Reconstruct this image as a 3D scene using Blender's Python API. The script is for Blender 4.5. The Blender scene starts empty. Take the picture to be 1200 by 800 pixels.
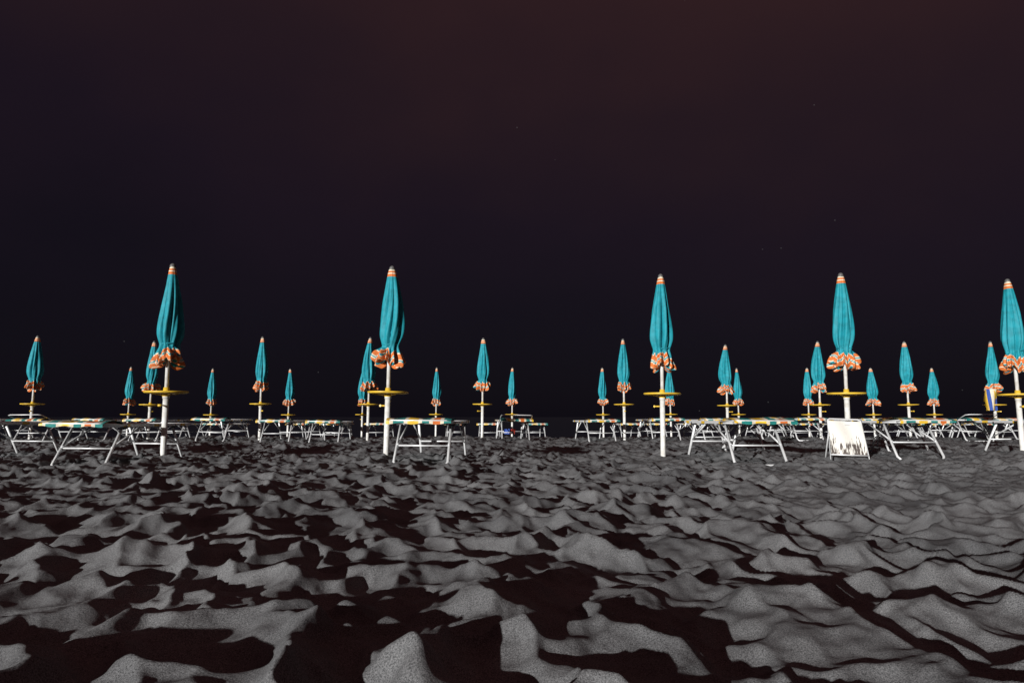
import bpy, math, random
import numpy as np
from mathutils import Vector, Matrix
random.seed(5)
sc = bpy.context.scene
sc.view_settings.view_transform = 'Standard'
sc.view_settings.look = 'None'
sc.view_settings.exposure = 0

# ------------------------------------------------------------ noise helpers
def hsh(ix, iy, s):
    h = (ix.astype(np.int64)*374761393 + iy.astype(np.int64)*668265263 + s*1442695041) & 0xFFFFFFFF
    h = ((h ^ (h >> 13))*1274126177) & 0xFFFFFFFF
    h = h ^ (h >> 16)
    h = (h*2246822519) & 0xFFFFFFFF
    h = h ^ (h >> 15)
    return (h & 0xFFFFFF)/float(0xFFFFFF)

def perlin(x, y, s):
    ix = np.floor(x); iy = np.floor(y)
    fx = x-ix; fy = y-iy
    u = fx*fx*fx*(fx*(fx*6-15)+10); v = fy*fy*fy*(fy*(fy*6-15)+10)
    def g(a, b):
        t = hsh(ix+a, iy+b, s)*2*math.pi
        return np.cos(t)*(fx-a)+np.sin(t)*(fy-b)
    return (g(0,0)*(1-u)+g(1,0)*u)*(1-v)+(g(0,1)*(1-u)+g(1,1)*u)*v

def cells(x, y, s, k=9.0, dv=0.30):
    ix = np.floor(x); iy = np.floor(y)
    acc = np.zeros_like(x)
    for a in (-1,0,1):
        for b in (-1,0,1):
            cx = ix+a; cy = iy+b
            px = cx+0.1+0.8*hsh(cx, cy, s); py = cy+0.1+0.8*hsh(cx, cy, s+7)
            depth = dv*hsh(cx, cy, s+13)
            d2 = (x-px)**2+(y-py)**2+depth
            acc += np.exp(-k*d2)
    return -np.log(acc+1e-9)/k

def macro(x, y):
    t = np.clip(y-16.0, 0, None)
    z = -0.045*t*np.clip(t/3.0, 0, 1)
    z = z - 0.06*np.clip(y-38, 0, None)
    z = z + 0.05*perlin(x/2.7, y/2.7, 3) + 0.03*perlin(x/1.1+5, y/1.1, 4)
    return z

def detail(x, y):
    wx = x + 0.11*perlin(x/0.33, y/0.33, 21) + 0.045*perlin(x/0.10, y/0.10, 22)
    wy = y + 0.11*perlin(x/0.33+9, y/0.33, 23) + 0.045*perlin(x/0.10, y/0.10+4, 24)
    c1 = cells(wx/0.160+0.4*wy, wy/0.190, 31, 18.0, 0.5)
    c2 = cells(wx/0.080+3.3, wy/0.090+1.7, 41, 14.0, 0.5)
    amp = 0.90+0.75*perlin(x/1.0, y/1.0, 51)
    z = 0.098*(c1-0.28)*amp + 0.018*(c2-0.2)
    z += 0.048*perlin(x/0.33+2, y/0.33, 60)+0.012*perlin(x/0.11, y/0.11, 61)+0.0035*perlin(x/0.04, y/0.04, 62)
    return z

# ------------------------------------------------------------ node helpers
def new_mat(name):
    m = bpy.data.materials.new(name); m.use_nodes = True
    nt = m.node_tree
    b = nt.nodes.get('Principled BSDF')
    return m, nt, b

def simple(name, col, rough=0.5, metal=0.0, nscale=30, namt=0.25, bump=0.0, dirt=None):
    m, nt, b = new_mat(name)
    tc = nt.nodes.new('ShaderNodeTexCoord')
    n = nt.nodes.new('ShaderNodeTexNoise'); n.inputs['Scale'].default_value = nscale; n.inputs['Detail'].default_value = 5
    nt.links.new(tc.outputs['Object'], n.inputs['Vector'])
    r = nt.nodes.new('ShaderNodeValToRGB')
    d = dirt or tuple(c*(1-namt) for c in col)
    r.color_ramp.elements[0].position = 0.3; r.color_ramp.elements[0].color = (*d, 1)
    r.color_ramp.elements[1].position = 0.62; r.color_ramp.elements[1].color = (*col, 1)
    nt.links.new(n.outputs['Fac'], r.inputs['Fac'])
    nt.links.new(r.outputs['Color'], b.inputs['Base Color'])
    b.inputs['Roughness'].default_value = rough; b.inputs['Metallic'].default_value = metal
    if bump:
        bp = nt.nodes.new('ShaderNodeBump'); bp.inputs['Strength'].default_value = bump; bp.inputs['Distance'].default_value = 0.01
        nt.links.new(n.outputs['Fac'], bp.inputs['Height']); nt.links.new(bp.outputs['Normal'], b.inputs['Normal'])
    return m

TEAL = (0.006, 0.29, 0.36); ORANGE = (0.68, 0.17, 0.03); WHITE = (0.76, 0.68, 0.52); YELLOW = (0.85, 0.55, 0.05)
m_teal = simple('teal_canvas', TEAL, 0.7, 0, 14, 0.3, 0.25)
m_orange = simple('orange_canvas', ORANGE, 0.75, 0, 20, 0.25, 0.2)
m_cream = simple('cream_canvas', WHITE, 0.75, 0, 20, 0.2, 0.2)
m_pole = simple('white_painted_pole', (0.84,0.84,0.83), 0.35, 0, 18, 0.15, 0, dirt=(0.62,0.60,0.55))
m_yellow = simple('yellow_plastic', YELLOW, 0.4, 0, 12, 0.2)
m_tip = simple('grey_plastic', (0.12,0.12,0.12), 0.5)
m_alu = simple('aluminium_tube', (0.84,0.85,0.86), 0.42, 0.25, 25, 0.15)
m_sling = simple('grey_sling_fabric', (0.24,0.27,0.28), 0.8, 0, 40, 0.3, 0.2)
m_green = simple('green_canvas', (0.01,0.22,0.20), 0.75, 0, 20, 0.3)
m_joint = simple('dark_joint_plastic', (0.03,0.03,0.035), 0.5)
m_blue = simple('blue_cloth', (0.03,0.08,0.35), 0.8)
m_red = simple('red_cloth', (0.45,0.04,0.02), 0.8)

# ------------------------------------------------------------ sand
ys = np.concatenate([np.linspace(-14, 0.45, 200), 0.5*np.exp(np.linspace(0, math.log(70/0.5), 1150))])
hw = 0.90*np.clip(ys, 0.5, None)+0.9
NC = 1150
ucore = np.linspace(-1, 1, NC)
k = (np.arange(1, 41)/40.0)
X = np.empty((len(ys), NC+80)); Y = np.repeat(ys[:, None], NC+80, axis=1)
for i in range(len(ys)):
    out = hw[i]+ (k**2.6)*260
    X[i, 40:NC+40] = ucore*hw[i]; X[i, NC+40:] = out; X[i, :40] = -out[::-1]
fade = 1-np.clip((np.abs(X)-hw[:, None])/15.0, 0, 1)
Z = macro(X, Y)+detail(X, Y)*fade
for (ux, uy, uh) in [(-4.02,7.95,0.07),(-1.476,8.09,0.04),(1.866,8.53,0.05),(4.19,8.58,0.05),(6.55,8.85,0.05)]:
    Z += uh*np.exp(-(((X-ux)**2+(Y-uy)**2)/0.05))
me = bpy.data.meshes.new('beach_sand')
nr, nc = X.shape
co = np.stack([X, Y, Z], -1).reshape(-1, 3).astype(np.float32)
me.vertices.add(nr*nc); me.vertices.foreach_set('co', co.ravel())
idx = np.arange(nr*nc).reshape(nr, nc)
q = np.stack([idx[:-1,:-1], idx[:-1,1:], idx[1:,1:], idx[1:,:-1]], -1).reshape(-1, 4).astype(np.int32)
me.loops.add(q.size); me.loops.foreach_set('vertex_index', q.ravel())
me.polygons.add(len(q)); me.polygons.foreach_set('loop_start', np.arange(0, q.size, 4, dtype=np.int32))
me.polygons.foreach_set('use_smooth', np.ones(len(q), dtype=bool))
me.update(calc_edges=True)
sand = bpy.data.objects.new('beach_sand', me); sc.collection.objects.link(sand)
def gz(x, y, w=0.0):
    a = np.array([float(x)]); b = np.array([float(y)])
    return float(macro(a, b)[0]) + w*float(detail(a, b)[0])

m, nt, b = new_mat('black_volcanic_sand')
tc = nt.nodes.new('ShaderNodeTexCoord')
def noise(scale, detail_=3, rough=0.6):
    n = nt.nodes.new('ShaderNodeTexNoise'); n.inputs['Scale'].default_value = scale
    n.inputs['Detail'].default_value = detail_; n.inputs['Roughness'].default_value = rough
    nt.links.new(tc.outputs['Object'], n.inputs['Vector']); return n
n1 = noise(330, 3, 0.85)
r1 = nt.nodes.new('ShaderNodeValToRGB')
r1.color_ramp.elements[0].position = 0.36; r1.color_ramp.elements[0].color = (0.050,0.051,0.053,1)
r1.color_ramp.elements[1].position = 0.66; r1.color_ramp.elements[1].color = (0.31,0.313,0.322,1)
nt.links.new(n1.outputs['Fac'], r1.inputs['Fac'])
n2 = noise(1.3, 5)
r2 = nt.nodes.new('ShaderNodeValToRGB')
r2.color_ramp.elements[0].position = 0.32; r2.color_ramp.elements[0].color = (0.55,0.55,0.56,1)
r2.color_ramp.elements[1].position = 0.66; r2.color_ramp.elements[1].color = (1,1,1,1)
nt.links.new(n2.outputs['Fac'], r2.inputs['Fac'])
mx = nt.nodes.new('ShaderNodeMix'); mx.data_type = 'RGBA'; mx.blend_type = 'MULTIPLY'; mx.inputs[0].default_value = 1
nt.links.new(r1.outputs['Color'], mx.inputs[6]); nt.links.new(r2.outputs['Color'], mx.inputs[7])
nt.links.new(mx.outputs[2], b.inputs['Base Color'])
b.inputs['Roughness'].default_value = 0.9; b.inputs['Specular IOR Level'].default_value = 0.2
n3 = noise(120, 5, 0.8)
bp = nt.nodes.new('ShaderNodeBump'); bp.inputs['Strength'].default_value = 0.5; bp.inputs['Distance'].default_value = 0.005
nt.links.new(n3.outputs['Fac'], bp.inputs['Height']); nt.links.new(bp.outputs['Normal'], b.inputs['Normal'])
me.materials.append(m)

# ------------------------------------------------------------ sea
bpy.ops.mesh.primitive_plane_add(size=1, location=(0, 3030, -1.1)); sea = bpy.context.object
sea.name = 'sea'; sea.scale = (9000, 6000, 1)
m, nt, b = new_mat('night_sea_water')
b.inputs['Base Color'].default_value = (0.012, 0.018, 0.026, 1); b.inputs['Roughness'].default_value = 0.25
g = nt.nodes.new('ShaderNodeNewGeometry')
n = nt.nodes.new('ShaderNodeTexNoise'); n.inputs['Scale'].default_value = 1.2; n.inputs['Detail'].default_value = 5
nt.links.new(g.outputs['Position'], n.inputs['Vector'])
bp = nt.nodes.new('ShaderNodeBump'); bp.inputs['Strength'].default_value = 0.6; bp.inputs['Distance'].default_value = 0.15
nt.links.new(n.outputs['Fac'], bp.inputs['Height']); nt.links.new(bp.outputs['Normal'], b.inputs['Normal'])
sea.data.materials.append(m)

# ------------------------------------------------------------ mesh builder
class MB:
    def __init__(s): s.v=[]; s.f=[]; s.m=[]; s.sm=[]
    def face(s, ids, mi, sm=True): s.f.append(ids); s.m.append(mi); s.sm.append(sm)
    def tube(s, pts, r, mi, n=10, cap=True):
        pts=[Vector(p) for p in pts]; rs = r if isinstance(r,(list,tuple)) else [r]*len(pts)
        rings=[]
        for i,p in enumerate(pts):
            if i==0: d=pts[1]-p
            elif i==len(pts)-1: d=p-pts[i-1]
            else: d=(pts[i+1]-p).normalized()+(p-pts[i-1]).normalized()
            d.normalize()
            up=Vector((0,0,1)) if abs(d.z)<0.9 else Vector((0,1,0))
            a=d.cross(up).normalized(); c=a.cross(d).normalized()
            base=len(s.v)
            for j in range(n):
                t=2*math.pi*j/n
                s.v.append(p+a*math.cos(t)*rs[i]+c*math.sin(t)*rs[i])
            rings.append(base)
        for i in range(len(rings)-1):
            for j in range(n):
                s.face((rings[i]+j, rings[i]+(j+1)%n, rings[i+1]+(j+1)%n, rings[i+1]+j), mi)
        if cap:
            s.face(tuple(rings[0]+j for j in reversed(range(n))), mi, False)
            s.face(tuple(rings[-1]+j for j in range(n)), mi, False)
    def revolve(s, prof, fn, n, mfn):
        base=len(s.v)
        for i,(z,r) in enumerate(prof):
            for j in range(n): s.v.append(fn(z,r,2*math.pi*j/n,i))
        for i in range(len(prof)-1):
            for j in range(n):
                a=base+i*n+j; b2=base+i*n+(j+1)%n
                s.face((a,b2,b2+n,a+n), mfn(i,j))
    def grid(s, fn, nu, nv, mfn):
        base=len(s.v)
        for i in range(nu+1):
            for j in range(nv+1): s.v.append(Vector(fn(i/nu, j/nv)))
        for i in range(nu):
            for j in range(nv):
                a=base+i*(nv+1)+j
                s.face((a,a+1,a+nv+2,a+nv+1), mfn(i,j))
    def mesh(s, name, mats):
        me=bpy.data.meshes.new(name); me.from_pydata([tuple(v) for v in s.v],[],s.f)
        for mm in mats: me.materials.append(mm)
        me.polygons.foreach_set('material_index', s.m); me.polygons.foreach_set('use_smooth', s.sm)
        me.update(); return me

# ------------------------------------------------------------ umbrellas
UM=[m_teal,m_orange,m_cream,m_pole,m_yellow,m_tip]
key=[(2.300,0.016),(2.285,0.034),(2.20,0.052),(2.0,0.080),(1.8,0.104),(1.62,0.122),(1.50,0.124),(1.43,0.110),(1.375,0.094),
     (1.345,0.097),(1.31,0.110),(1.26,0.128),(1.20,0.146),(1.155,0.150),(1.148,0.11),(1.18,0.05)]
def umbrella_mesh(seed):
    rnd=random.Random(seed); mb=MB()
    mb.tube([(0,0,-0.35),(0,0,0.74)],0.032,3,16)
    mb.tube([(0,0,0.74),(0,0,0.79)],[0.038,0.036],3,16)
    mb.tube([(0,0,0.79),(0,0,2.26)],0.022,3,12)
    mb.tube([(0.03,-0.02,0.66),(0.10,-0.04,0.66)],0.009,4,8); mb.tube([(0.10,-0.06,0.66),(0.10,-0.02,0.66)],0.014,4,8)
    R=0.235
    pr=[(0.802,0.03),(0.800,R-0.02),(0.808,R-0.004),(0.820,R),(0.825,R-0.005),(0.815,R-0.014),(0.811,R-0.022),(0.811,0.026)]
    mb.revolve(pr, lambda z,r,t,i: Vector((r*math.cos(t),r*math.sin(t),z)), 36, lambda i,j:4)
    mb.tube([(0,0,0.765),(0,0,0.80),(0,0,0.87)],[0.043,0.040,0.030],4,14)
    for a in range(3):
        t=a*2.1+0.4; mb.tube([(0.04*math.cos(t),0.04*math.sin(t),0.78),(0.18*math.cos(t),0.18*math.sin(t),0.799)],0.006,4,6)
    nseg=100
    L=[0]
    for i in range(1,len(key)): L.append(L[-1]+math.dist(key[i],key[i-1]))
    wide=rnd.uniform(0.90,1.10); sk=rnd.uniform(0.8,1.12); lean=rnd.uniform(-0.03,0.03); lph=rnd.uniform(0,6.28)
    prof=[]; par=[]
    for i in range(nseg+1):
        l=L[-1]*i/nseg
        j=max(jj for jj in range(len(L)) if L[jj]<=l+1e-9); j=min(j,len(L)-2)
        t=(l-L[j])/(L[j+1]-L[j]); 
        def cr(c):
            p0=key[max(j-1,0)][c];p1=key[j][c];p2=key[j+1][c];p3=key[min(j+2,len(key)-1)][c]
            return 0.5*((2*p1)+(p2-p0)*t+(2*p0-5*p1+4*p2-p3)*t*t+(3*p1-p0-3*p2+p3)*t**3)
        prof.append((cr(0),max(cr(1),0.012))); par.append(l/L[-1])
    nfold=8; n=160
    ph=rnd.uniform(0,6.28); tw=rnd.uniform(-1.4,1.4)
    p2=[rnd.uniform(0,6.28) for _ in range(8)]
    amps=[rnd.uniform(0.5,1.5) for _ in range(nfold)]
    waist_par=L[8]/L[-1]
    def fn(z,r,t,i):
        p=par[i]
        below=max(0,(p-waist_par)/(1-waist_par))
        tt=t+tw*p*0.9
        a=nfold*tt+ph
        am=amps[int((a/(2*math.pi))%nfold)]
        f0=(abs(math.sin(a/2))**0.7-0.6)*0.40*am*min(1,p*3)*(1-0.35*min(1,max(0,(p-0.55)*3)))
        f0+=0.09*math.sin(2*tt+p2[0]+3*p)+0.05*math.sin(13*tt+p2[1]+9*p)*min(1,p*2)
        if below<=0:
            rr=r*wide*(1+f0)
        else:
            w=min(1,below*2.2); w=w*w*(3-2*w)
            f=0.26*math.sin(11*t+p2[2]+1.5*below)+0.13*math.sin(19*t+p2[3]-4*below)+0.18*math.sin(3*t+p2[4])+0.14*math.sin(2*t+p2[0])
            rr=r*(wide*(1-w)+sk*w)*(1+f0*(1-w)+f*w)
            z=z+w*(0.018*math.sin(7*t+p2[5])+0.038*math.sin(2*t+p2[4])+0.016*math.sin(11*t+p2[6])+0.007*math.sin(23*t))
        if rr<0.024 and p>0.1: rr=0.024
        bend=lean*math.sin(math.pi*min(1,max(0,(2.3-z)/1.1)))
        return Vector((rr*math.cos(t)+bend*math.cos(lph), rr*math.sin(t)+bend*math.sin(lph), z))
    def mf(i,j):
        p=par[i]; t=2*math.pi*j/n
        z=prof[i][0]
        if p<waist_par:
            d=2.30-z
            if d<0.028: return 2
            if d<0.052: return 1
            if d<0.062: return 2
            if d<0.088: return 1
            if d<0.098: return 2
            return 0
        b2=(p-waist_par)/(1-waist_par)+0.06*math.sin(8*t+p2[2])+0.04*math.sin(5*t+p2[0])
        for lim,mi in ((0.22,0),(0.25,2),(0.40,1),(0.43,2),(0.48,0),(0.51,2),(0.66,1),(0.69,2)):
            if b2<lim: return mi
        return 1 if math.sin(13*t+p2[7])>-0.6 else 0
    mb.revolve(prof, fn, n, mf)
    rr=0.097*wide
    mb.tube([(rr*math.cos(t)+lean*0.5*math.cos(lph),rr*math.sin(t)+lean*0.5*math.sin(lph),1.377+0.004*math.sin(3*t)) for t in [2*math.pi*q_/24 for q_ in range(25)]],0.008,0,6,False)
    mb.tube([(0,0,2.28),(0,0,2.305),(0,0,2.325),(0,0,2.335)],[0.03,0.034,0.024,0.008],5,12)
    return mb.mesh('beach_umbrella_mesh',UM)
ums=[umbrella_mesh(s) for s in (11,23,37,41,58,63,77,82)]
row1=[(-4.04,8.0),(-1.476,8.09),(1.866,8.53),(4.19,8.58),(6.55,8.85)]
row2=[(-10.5,15.0),(-8.56,16.2),(-5.68,15.5),(-3.21,15.3),(-0.68,15.65),(2.56,15.65),(5.27,16.8),(7.27,16.2),(9.55,16.5),(11.4,16.2),(-13.2,15.4),(13.9,16.4)]
row3=[(-12.3,22.0),(-9.74,22.2),(-7.27,22.3),(-4.91,22.5),(-2.47,22.3),(0.0,22.2),(2.94,22.1),(5.16,22.3),(7.44,22.5),(9.55,22.1),(11.65,22.1),(13.6,22.1)]
cnt=0
for ri,row in enumerate((row1,row2,row3)):
    for (x,y) in row:
        o=bpy.data.objects.new('beach_umbrella', ums[(cnt*5+ri)%8]); cnt+=1
        sc.collection.objects.link(o)
        z=0.0 if ri<2 else -0.21
        o.location=(x,y,z); o.rotation_euler=(random.uniform(-.008,.008),random.uniform(-.012,.012),random.uniform(0,6.28))
        s=random.uniform(0.97,1.03) ; o.scale=(s,s,random.uniform(.99,1.01))

# ------------------------------------------------------------ sun loungers
LM=[m_alu,m_sling,m_green,m_orange,m_cream,m_joint,m_yellow]
def lounger_mesh(seed, raised=False):
    rnd=random.Random(seed); mb=MB(); W=0.31; H=0.46; Lh=0.95; r=0.0155
    loop=[(-W,-Lh+0.06,H),(-W,0.0,H),(-W,Lh-0.06,H),(-W+0.02,Lh-0.02,H),(-W+0.06,Lh,H),(W-0.06,Lh,H),(W-0.02,Lh-0.02,H),(W,Lh-0.06,H),(W,0,H),(W,-Lh+0.06,H),(W-0.02,-Lh+0.02,H),(W-0.06,-Lh,H),(-W+0.06,-Lh,H),(-W+0.02,-Lh+0.02,H),(-W,-Lh+0.06,H)]
    mb.tube(loop,r,0,10)
    for (yt,yb) in ((-0.55,-0.86),(0.50,0.80)):
        mb.tube([(-W+0.03,yt,H-0.02),(-W+0.02,yb+(0.03 if yb<0 else -0.03),0.04),(-W+0.05,yb,0.0),(W-0.05,yb,0.0),(W-0.02,yb+(0.03 if yb<0 else -0.03),0.04),(W-0.03,yt,H-0.02)],r,0,10)
        ys_=yt+(0.38 if yb<0 else -0.38)
        for sx in (-1,1):
            mb.tube([(sx*(W-0.035),ys_,H-0.02),(sx*(W-0.03),(yt+yb)/2*1.02,0.22)],0.010,0,8)
            mb.tube([(sx*(W-0.045),yt,H-0.02),(sx*(W+0.02),yt,H-0.02)],0.020,5,10)
        mb.tube([(-W+0.03,(yt+yb)/2,0.21),(W-0.03,(yt+yb)/2,0.21)],0.009,0,8)
    mb.tube([(-W,-0.3,H-0.02),(W,-0.3,H-0.02)],0.011,0,8); mb.tube([(-W,0.3,H-0.02),(W,0.3,H-0.02)],0.011,0,8)
    def sl(u,v):
        x=(v*2-1)*(W-0.005); y=(u*2-1)*(Lh-0.03)
        return (x,y,H+0.006-0.035*(1-(2*v-1)**2)*(1-(2*u-1)**6)+0.004*math.sin(9*u*3+seed))
    mb.grid(sl,30,12,lambda i,j:1)
    cols=[6,6,4,2,2,2,4,6,6,6,4,2,2,4,3,3,4,2,2,4,6]
    off=rnd.randint(0,6)
    def cn(u,v):
        a=(u-0.5)*2; x=(v*2-1)*(W+0.035)
        bulge=0.030*math.sqrt(max(0,1-a*a))
        y=-Lh+0.13+a*0.19
        return (x,y,H+0.018+bulge+0.006*math.sin(14*v+5*u+seed))
    mb.grid(cn,10,36,lambda i,j:cols[(j//2+off)%len(cols)])
    def hm(u,v):
        x=(v*2-1)*(W+0.035)
        return (x,-Lh-0.062-0.006*math.sin(20*v+seed),H+0.018-u*(0.028+0.008*math.sin(17*v+seed)))
    mb.grid(hm,3,36,lambda i,j:cols[(j//2+off)%len(cols)])
    if raised:
        mb.tube([(-W-0.02,-0.62,H),(-W-0.02,-0.95,H+0.11),(-W+0.04,-1.0,H+0.12),(W-0.04,-1.0,H+0.12),(W+0.02,-0.95,H+0.11),(W+0.02,-0.62,H)],0.009,0,8)
    else:
        mb.tube([(-W-0.022,-0.55,H+0.005),(-W-0.022,-Lh-0.02,H+0.022),(-W+0.02,-Lh-0.05,H+0.022),(W-0.02,-Lh-0.05,H+0.022),(W+0.022,-Lh-0.02,H+0.022),(W+0.022,-0.55,H+0.005)],0.009,0,8)
    for sx in (-1,1):
        def sd(u,v,sx=sx):
            return (sx*(W+0.018),-Lh+0.35+v*1.45,H+0.014-u*0.030)
        mb.grid(sd,1,24,lambda i,j:(0 if (j//2)%5 else 6))
    return mb.mesh('sun_lounger_mesh',LM)
lms=[lounger_mesh(1),lounger_mesh(4),lounger_mesh(9,True)]
def bed(x,y,rot=0.0,v=0,z=None,tilt=0.0):
    o=bpy.data.objects.new('sun_lounger', lms[v]); sc.collection.objects.link(o)
    o.location=(x,y,(gz(x,y)-0.005) if z is None else z); o.rotation_euler=(tilt,random.uniform(-.015,.015),math.radians(rot)); return o
bed(-6.45,8.6,-2,0); bed(-4.62,8.25,-2,1); bed(-0.93,8.2,-3,0); bed(2.66,8.35,3,1); bed(4.98,9.3,2,0); bed(7.12,9.2,0,1); bed(-7.9,8.9,2,1)
bed(3.35,10.9,4,0); bed(6.0,11.2,-3,1)
for i,(x,y) in enumerate(row2):
    if i not in (3,): bed(x+0.68,y-0.4+random.uniform(-.3,.3),random.uniform(-6,6),0 if i%4 else 2)
    if i not in (4,): bed(x-0.70,y-0.3+random.uniform(-.3,.3),random.uniform(-6,6),(i+1)%2)
for i,(x,y) in enumerate(row3):
    bed(x+0.68,y-0.3,random.uniform(-6,6),i%2,-0.16); 
    if i%2: bed(x-0.7,y-0.3,random.uniform(-6,6),(i+1)%2,-0.16)

# ------------------------------------------------------------ folded white deck chair leaning at 4th umbrella
mb=MB()
def pan(u,v):
    w=0.205+0.02*(1-u)
    return ((v*2-1)*w, -0.10+0.16*u+0.010*math.sin(9*v+3*u)*1.0-0.02*math.sin(math.pi*u), 0.02+0.43*u)
mb.grid(pan,16,24,lambda i,j:0)
mb.tube([(-0.235,-0.12,-0.03),(-0.215,0.06,0.46),(-0.18,0.07,0.475),(0.18,0.07,0.475),(0.215,0.06,0.46),(0.235,-0.12,-0.03)],0.012,1,8)
mb.tube([(-0.2,0.16,-0.02),(-0.19,0.05,0.40),(0.19,0.05,0.40),(0.2,0.16,-0.02)],0.011,1,8)
mb.tube([(-0.232,-0.105,0.03),(0.232,-0.105,0.03)],0.010,1,8)
mm,nt,b=new_mat('white_fabric_dark_bottom')
tc=nt.nodes.new('ShaderNodeTexCoord'); mp=nt.nodes.new('ShaderNodeMapping'); mp.inputs['Scale'].default_value=(45,10,9)
nt.links.new(tc.outputs['Object'],mp.inputs['Vector'])
n=nt.nodes.new('ShaderNodeTexNoise'); n.inputs['Scale'].default_value=1.0; n.inputs['Detail'].default_value=4
nt.links.new(mp.outputs['Vector'],n.inputs['Vector'])
sx=nt.nodes.new('ShaderNodeSeparateXYZ'); nt.links.new(tc.outputs['Object'],sx.inputs[0])
ma=nt.nodes.new('ShaderNodeMath'); ma.operation='MULTIPLY_ADD'; ma.inputs[1].default_value=1.0; ma.inputs[2].default_value=0.15
nt.links.new(sx.outputs['Z'],ma.inputs[0])
ms=nt.nodes.new('ShaderNodeMath'); ms.operation='ADD'; nt.links.new(ma.outputs[0],ms.inputs[0]); nt.links.new(n.outputs['Fac'],ms.inputs[1])
r=nt.nodes.new('ShaderNodeValToRGB'); r.color_ramp.elements[0].position=0.72; r.color_ramp.elements[0].color=(0.10,0.08,0.07,1)  # white fabric turns dark brown in ragged streaks towards the bottom
r.color_ramp.elements[1].position=0.80; r.color_ramp.elements[1].color=(0.8,0.78,0.72,1)
nt.links.new(ms.outputs[0],r.inputs['Fac']); nt.links.new(r.outputs['Color'],b.inputs['Base Color']); b.inputs['Roughness'].default_value=0.8
o=bpy.data.objects.new('folded_deck_chair',mb.mesh('folded_deck_chair_mesh',[mm,m_alu])); sc.collection.objects.link(o)
o.location=(4.03,8.33,0.05); o.rotation_euler=(0,math.radians(2),math.radians(-6)); o.scale=(0.92,1,0.95)

# ------------------------------------------------------------ towels
def towel(x,y,z,w,h,mats,rot,pat):
    mb=MB()
    def f(u,v):
        return ((v*2-1)*w/2*(1-0.15*u), 0.035*math.sin(7*v+2*u), -h*u)
    mb.grid(f,14,20,pat)
    mb.grid(lambda u,v:((v*2-1)*w/2, 0.06+0.02*math.sin(6*v)-0.06*(1-u)+0.035*math.sin(7*v)*(1-u), -h*0.6*u+0.0),8,16,pat)
    o=bpy.data.objects.new('beach_towel',mb.mesh('beach_towel_mesh',mats)); sc.collection.objects.link(o)
    o.location=(x,y,z); o.rotation_euler=(0,0,rot)
towel(11.25,16.05,1.18,0.36,0.50,[m_yellow,m_blue,m_cream],0.2,lambda i,j:(0,1,2)[(j//4)%3])
towel(-0.05,15.0,0.27,0.26,0.11,[m_blue,m_red],0.1,lambda i,j:1 if j>9 else 0)

# ------------------------------------------------------------ world
ELEV=8.0; AZ=32.0   # light travels toward +Y and +X (source behind-left of the camera)
w=bpy.data.worlds.new('World'); sc.world=w; w.use_nodes=True; nt=w.node_tree
for nn in list(nt.nodes): nt.nodes.remove(nn)
outn=nt.nodes.new('ShaderNodeOutputWorld')
sky=nt.nodes.new('ShaderNodeTexSky'); sky.sky_type='NISHITA'; sky.sun_disc=False
sky.sun_elevation=math.radians(ELEV); sky.sun_rotation=math.radians(180+AZ)
bg1=nt.nodes.new('ShaderNodeBackground'); bg1.inputs['Strength'].default_value=0.0003; nt.links.new(sky.outputs[0],bg1.inputs[0])
tc=nt.nodes.new('ShaderNodeTexCoord')
sx=nt.nodes.new('ShaderNodeSeparateXYZ'); nt.links.new(tc.outputs['Generated'],sx.inputs[0])
n=nt.nodes.new('ShaderNodeTexNoise'); n.inputs['Scale'].default_value=2.2; n.inputs['Detail'].default_value=4; n.inputs['Roughness'].default_value=0.5
mp=nt.nodes.new('ShaderNodeMapping'); mp.inputs['Scale'].default_value=(1,1,1.6); nt.links.new(tc.outputs['Generated'],mp.inputs[0]); nt.links.new(mp.outputs[0],n.inputs['Vector'])
a1=nt.nodes.new('ShaderNodeMath'); a1.operation='MULTIPLY_ADD'; a1.inputs[1].default_value=0.34; nt.links.new(n.outputs['Fac'],a1.inputs[0])
a0=nt.nodes.new('ShaderNodeMath'); a0.operation='MULTIPLY_ADD'; a0.inputs[1].default_value=0.14; a0.inputs[2].default_value=-0.17; nt.links.new(sx.outputs['X'],a0.inputs[0])
nt.links.new(a0.outputs[0],a1.inputs[2])
a2=nt.nodes.new('ShaderNodeMath'); a2.operation='ADD'; nt.links.new(sx.outputs['Z'],a2.inputs[0])
zz=nt.nodes.new('ShaderNodeMath'); zz.operation='MULTIPLY'; nt.links.new(a1.outputs[0],zz.inputs[0])
zc=nt.nodes.new('ShaderNodeMath'); zc.operation='MULTIPLY'; zc.use_clamp=True; zc.inputs[1].default_value=4.0; nt.links.new(sx.outputs['Z'],zc.inputs[0]); nt.links.new(zc.outputs[0],zz.inputs[1])
nt.links.new(zz.outputs[0],a2.inputs[1])
r=nt.nodes.new('ShaderNodeValToRGB'); cr=r.color_ramp
cr.elements[0].position=0.0; cr.elements[0].color=(0.0040,0.0033,0.0062,1)
cr.elements[1].position=1.0; cr.elements[1].color=(0.15,0.062,0.058,1)
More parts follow.
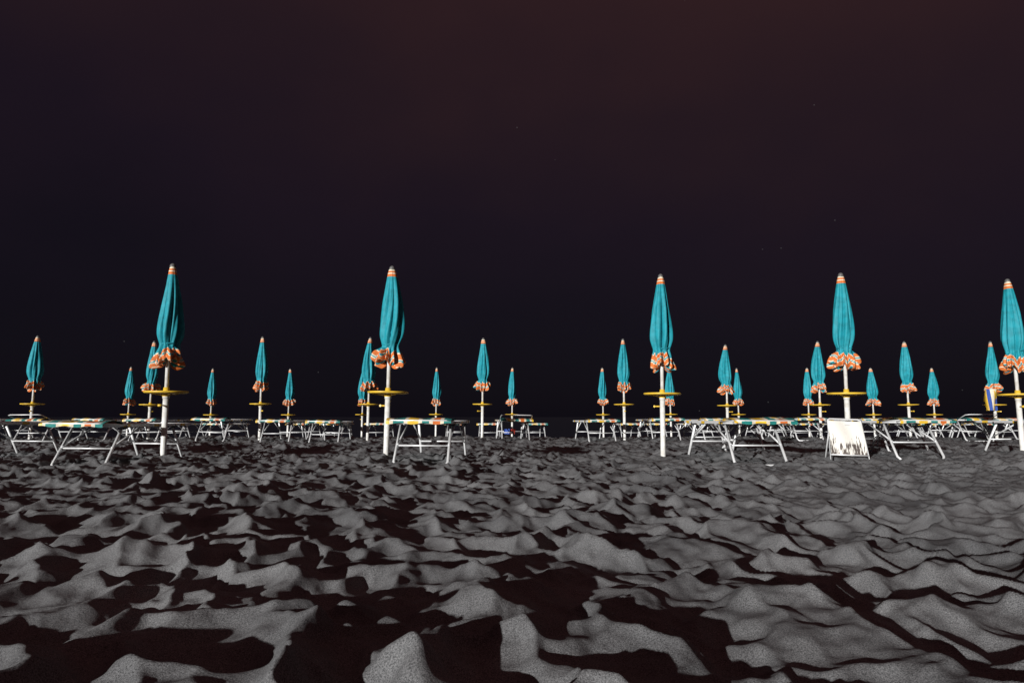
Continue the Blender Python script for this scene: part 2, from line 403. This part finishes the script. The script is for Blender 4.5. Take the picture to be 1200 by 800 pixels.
for p,c in ((0.12,(0.0064,0.0046,0.0088,1)),(0.28,(0.0108,0.0064,0.0118,1)),(0.42,(0.0172,0.0088,0.0128,1)),(0.62,(0.031,0.0132,0.0148,1))):
    e=cr.elements.new(p); e.color=c
nt.links.new(a2.outputs[0],r.inputs['Fac'])
vo=nt.nodes.new('ShaderNodeTexVoronoi'); vo.inputs['Scale'].default_value=22; nt.links.new(tc.outputs['Generated'],vo.inputs['Vector'])
lt=nt.nodes.new('ShaderNodeMath'); lt.operation='LESS_THAN'; lt.inputs[1].default_value=0.020; nt.links.new(vo.outputs['Distance'],lt.inputs[0])
ml=nt.nodes.new('ShaderNodeMath'); ml.operation='MULTIPLY'; ml.inputs[1].default_value=0.03; nt.links.new(lt.outputs[0],ml.inputs[0])
ad=nt.nodes.new('ShaderNodeMix'); ad.data_type='RGBA'; ad.blend_type='ADD'; ad.inputs[0].default_value=1
nt.links.new(r.outputs['Color'],ad.inputs[6]); nt.links.new(ml.outputs[0],ad.inputs[7])
bg2=nt.nodes.new('ShaderNodeBackground'); bg2.inputs['Strength'].default_value=1.0; nt.links.new(ad.outputs[2],bg2.inputs[0])
asx=nt.nodes.new('ShaderNodeAddShader'); nt.links.new(bg1.outputs[0],asx.inputs[0]); nt.links.new(bg2.outputs[0],asx.inputs[1])
nt.links.new(asx.outputs[0],outn.inputs['Surface'])

# ------------------------------------------------------------ light
ld=bpy.data.lights.new('floodlight_sun','SUN'); ld.energy=5.0; ld.angle=math.radians(0.8); ld.color=(1.0,0.98,0.95)
lo=bpy.data.objects.new('floodlight_sun',ld); sc.collection.objects.link(lo)
e=math.radians(ELEV); a=math.radians(AZ)
lo.rotation_euler=Vector((math.sin(a)*math.cos(e),math.cos(a)*math.cos(e),-math.sin(e))).to_track_quat('-Z','Y').to_euler()
lo.location=(-5,-10,6)

# ------------------------------------------------------------ camera
cd=bpy.data.cameras.new('camera'); cd.lens=24; cd.sensor_width=36; cd.clip_start=0.02; cd.clip_end=12000
cam=bpy.data.objects.new('camera',cd); sc.collection.objects.link(cam)
cam.location=(0,0,0.53); cam.rotation_euler=(math.radians(90+6.3),0,0); sc.camera=cam
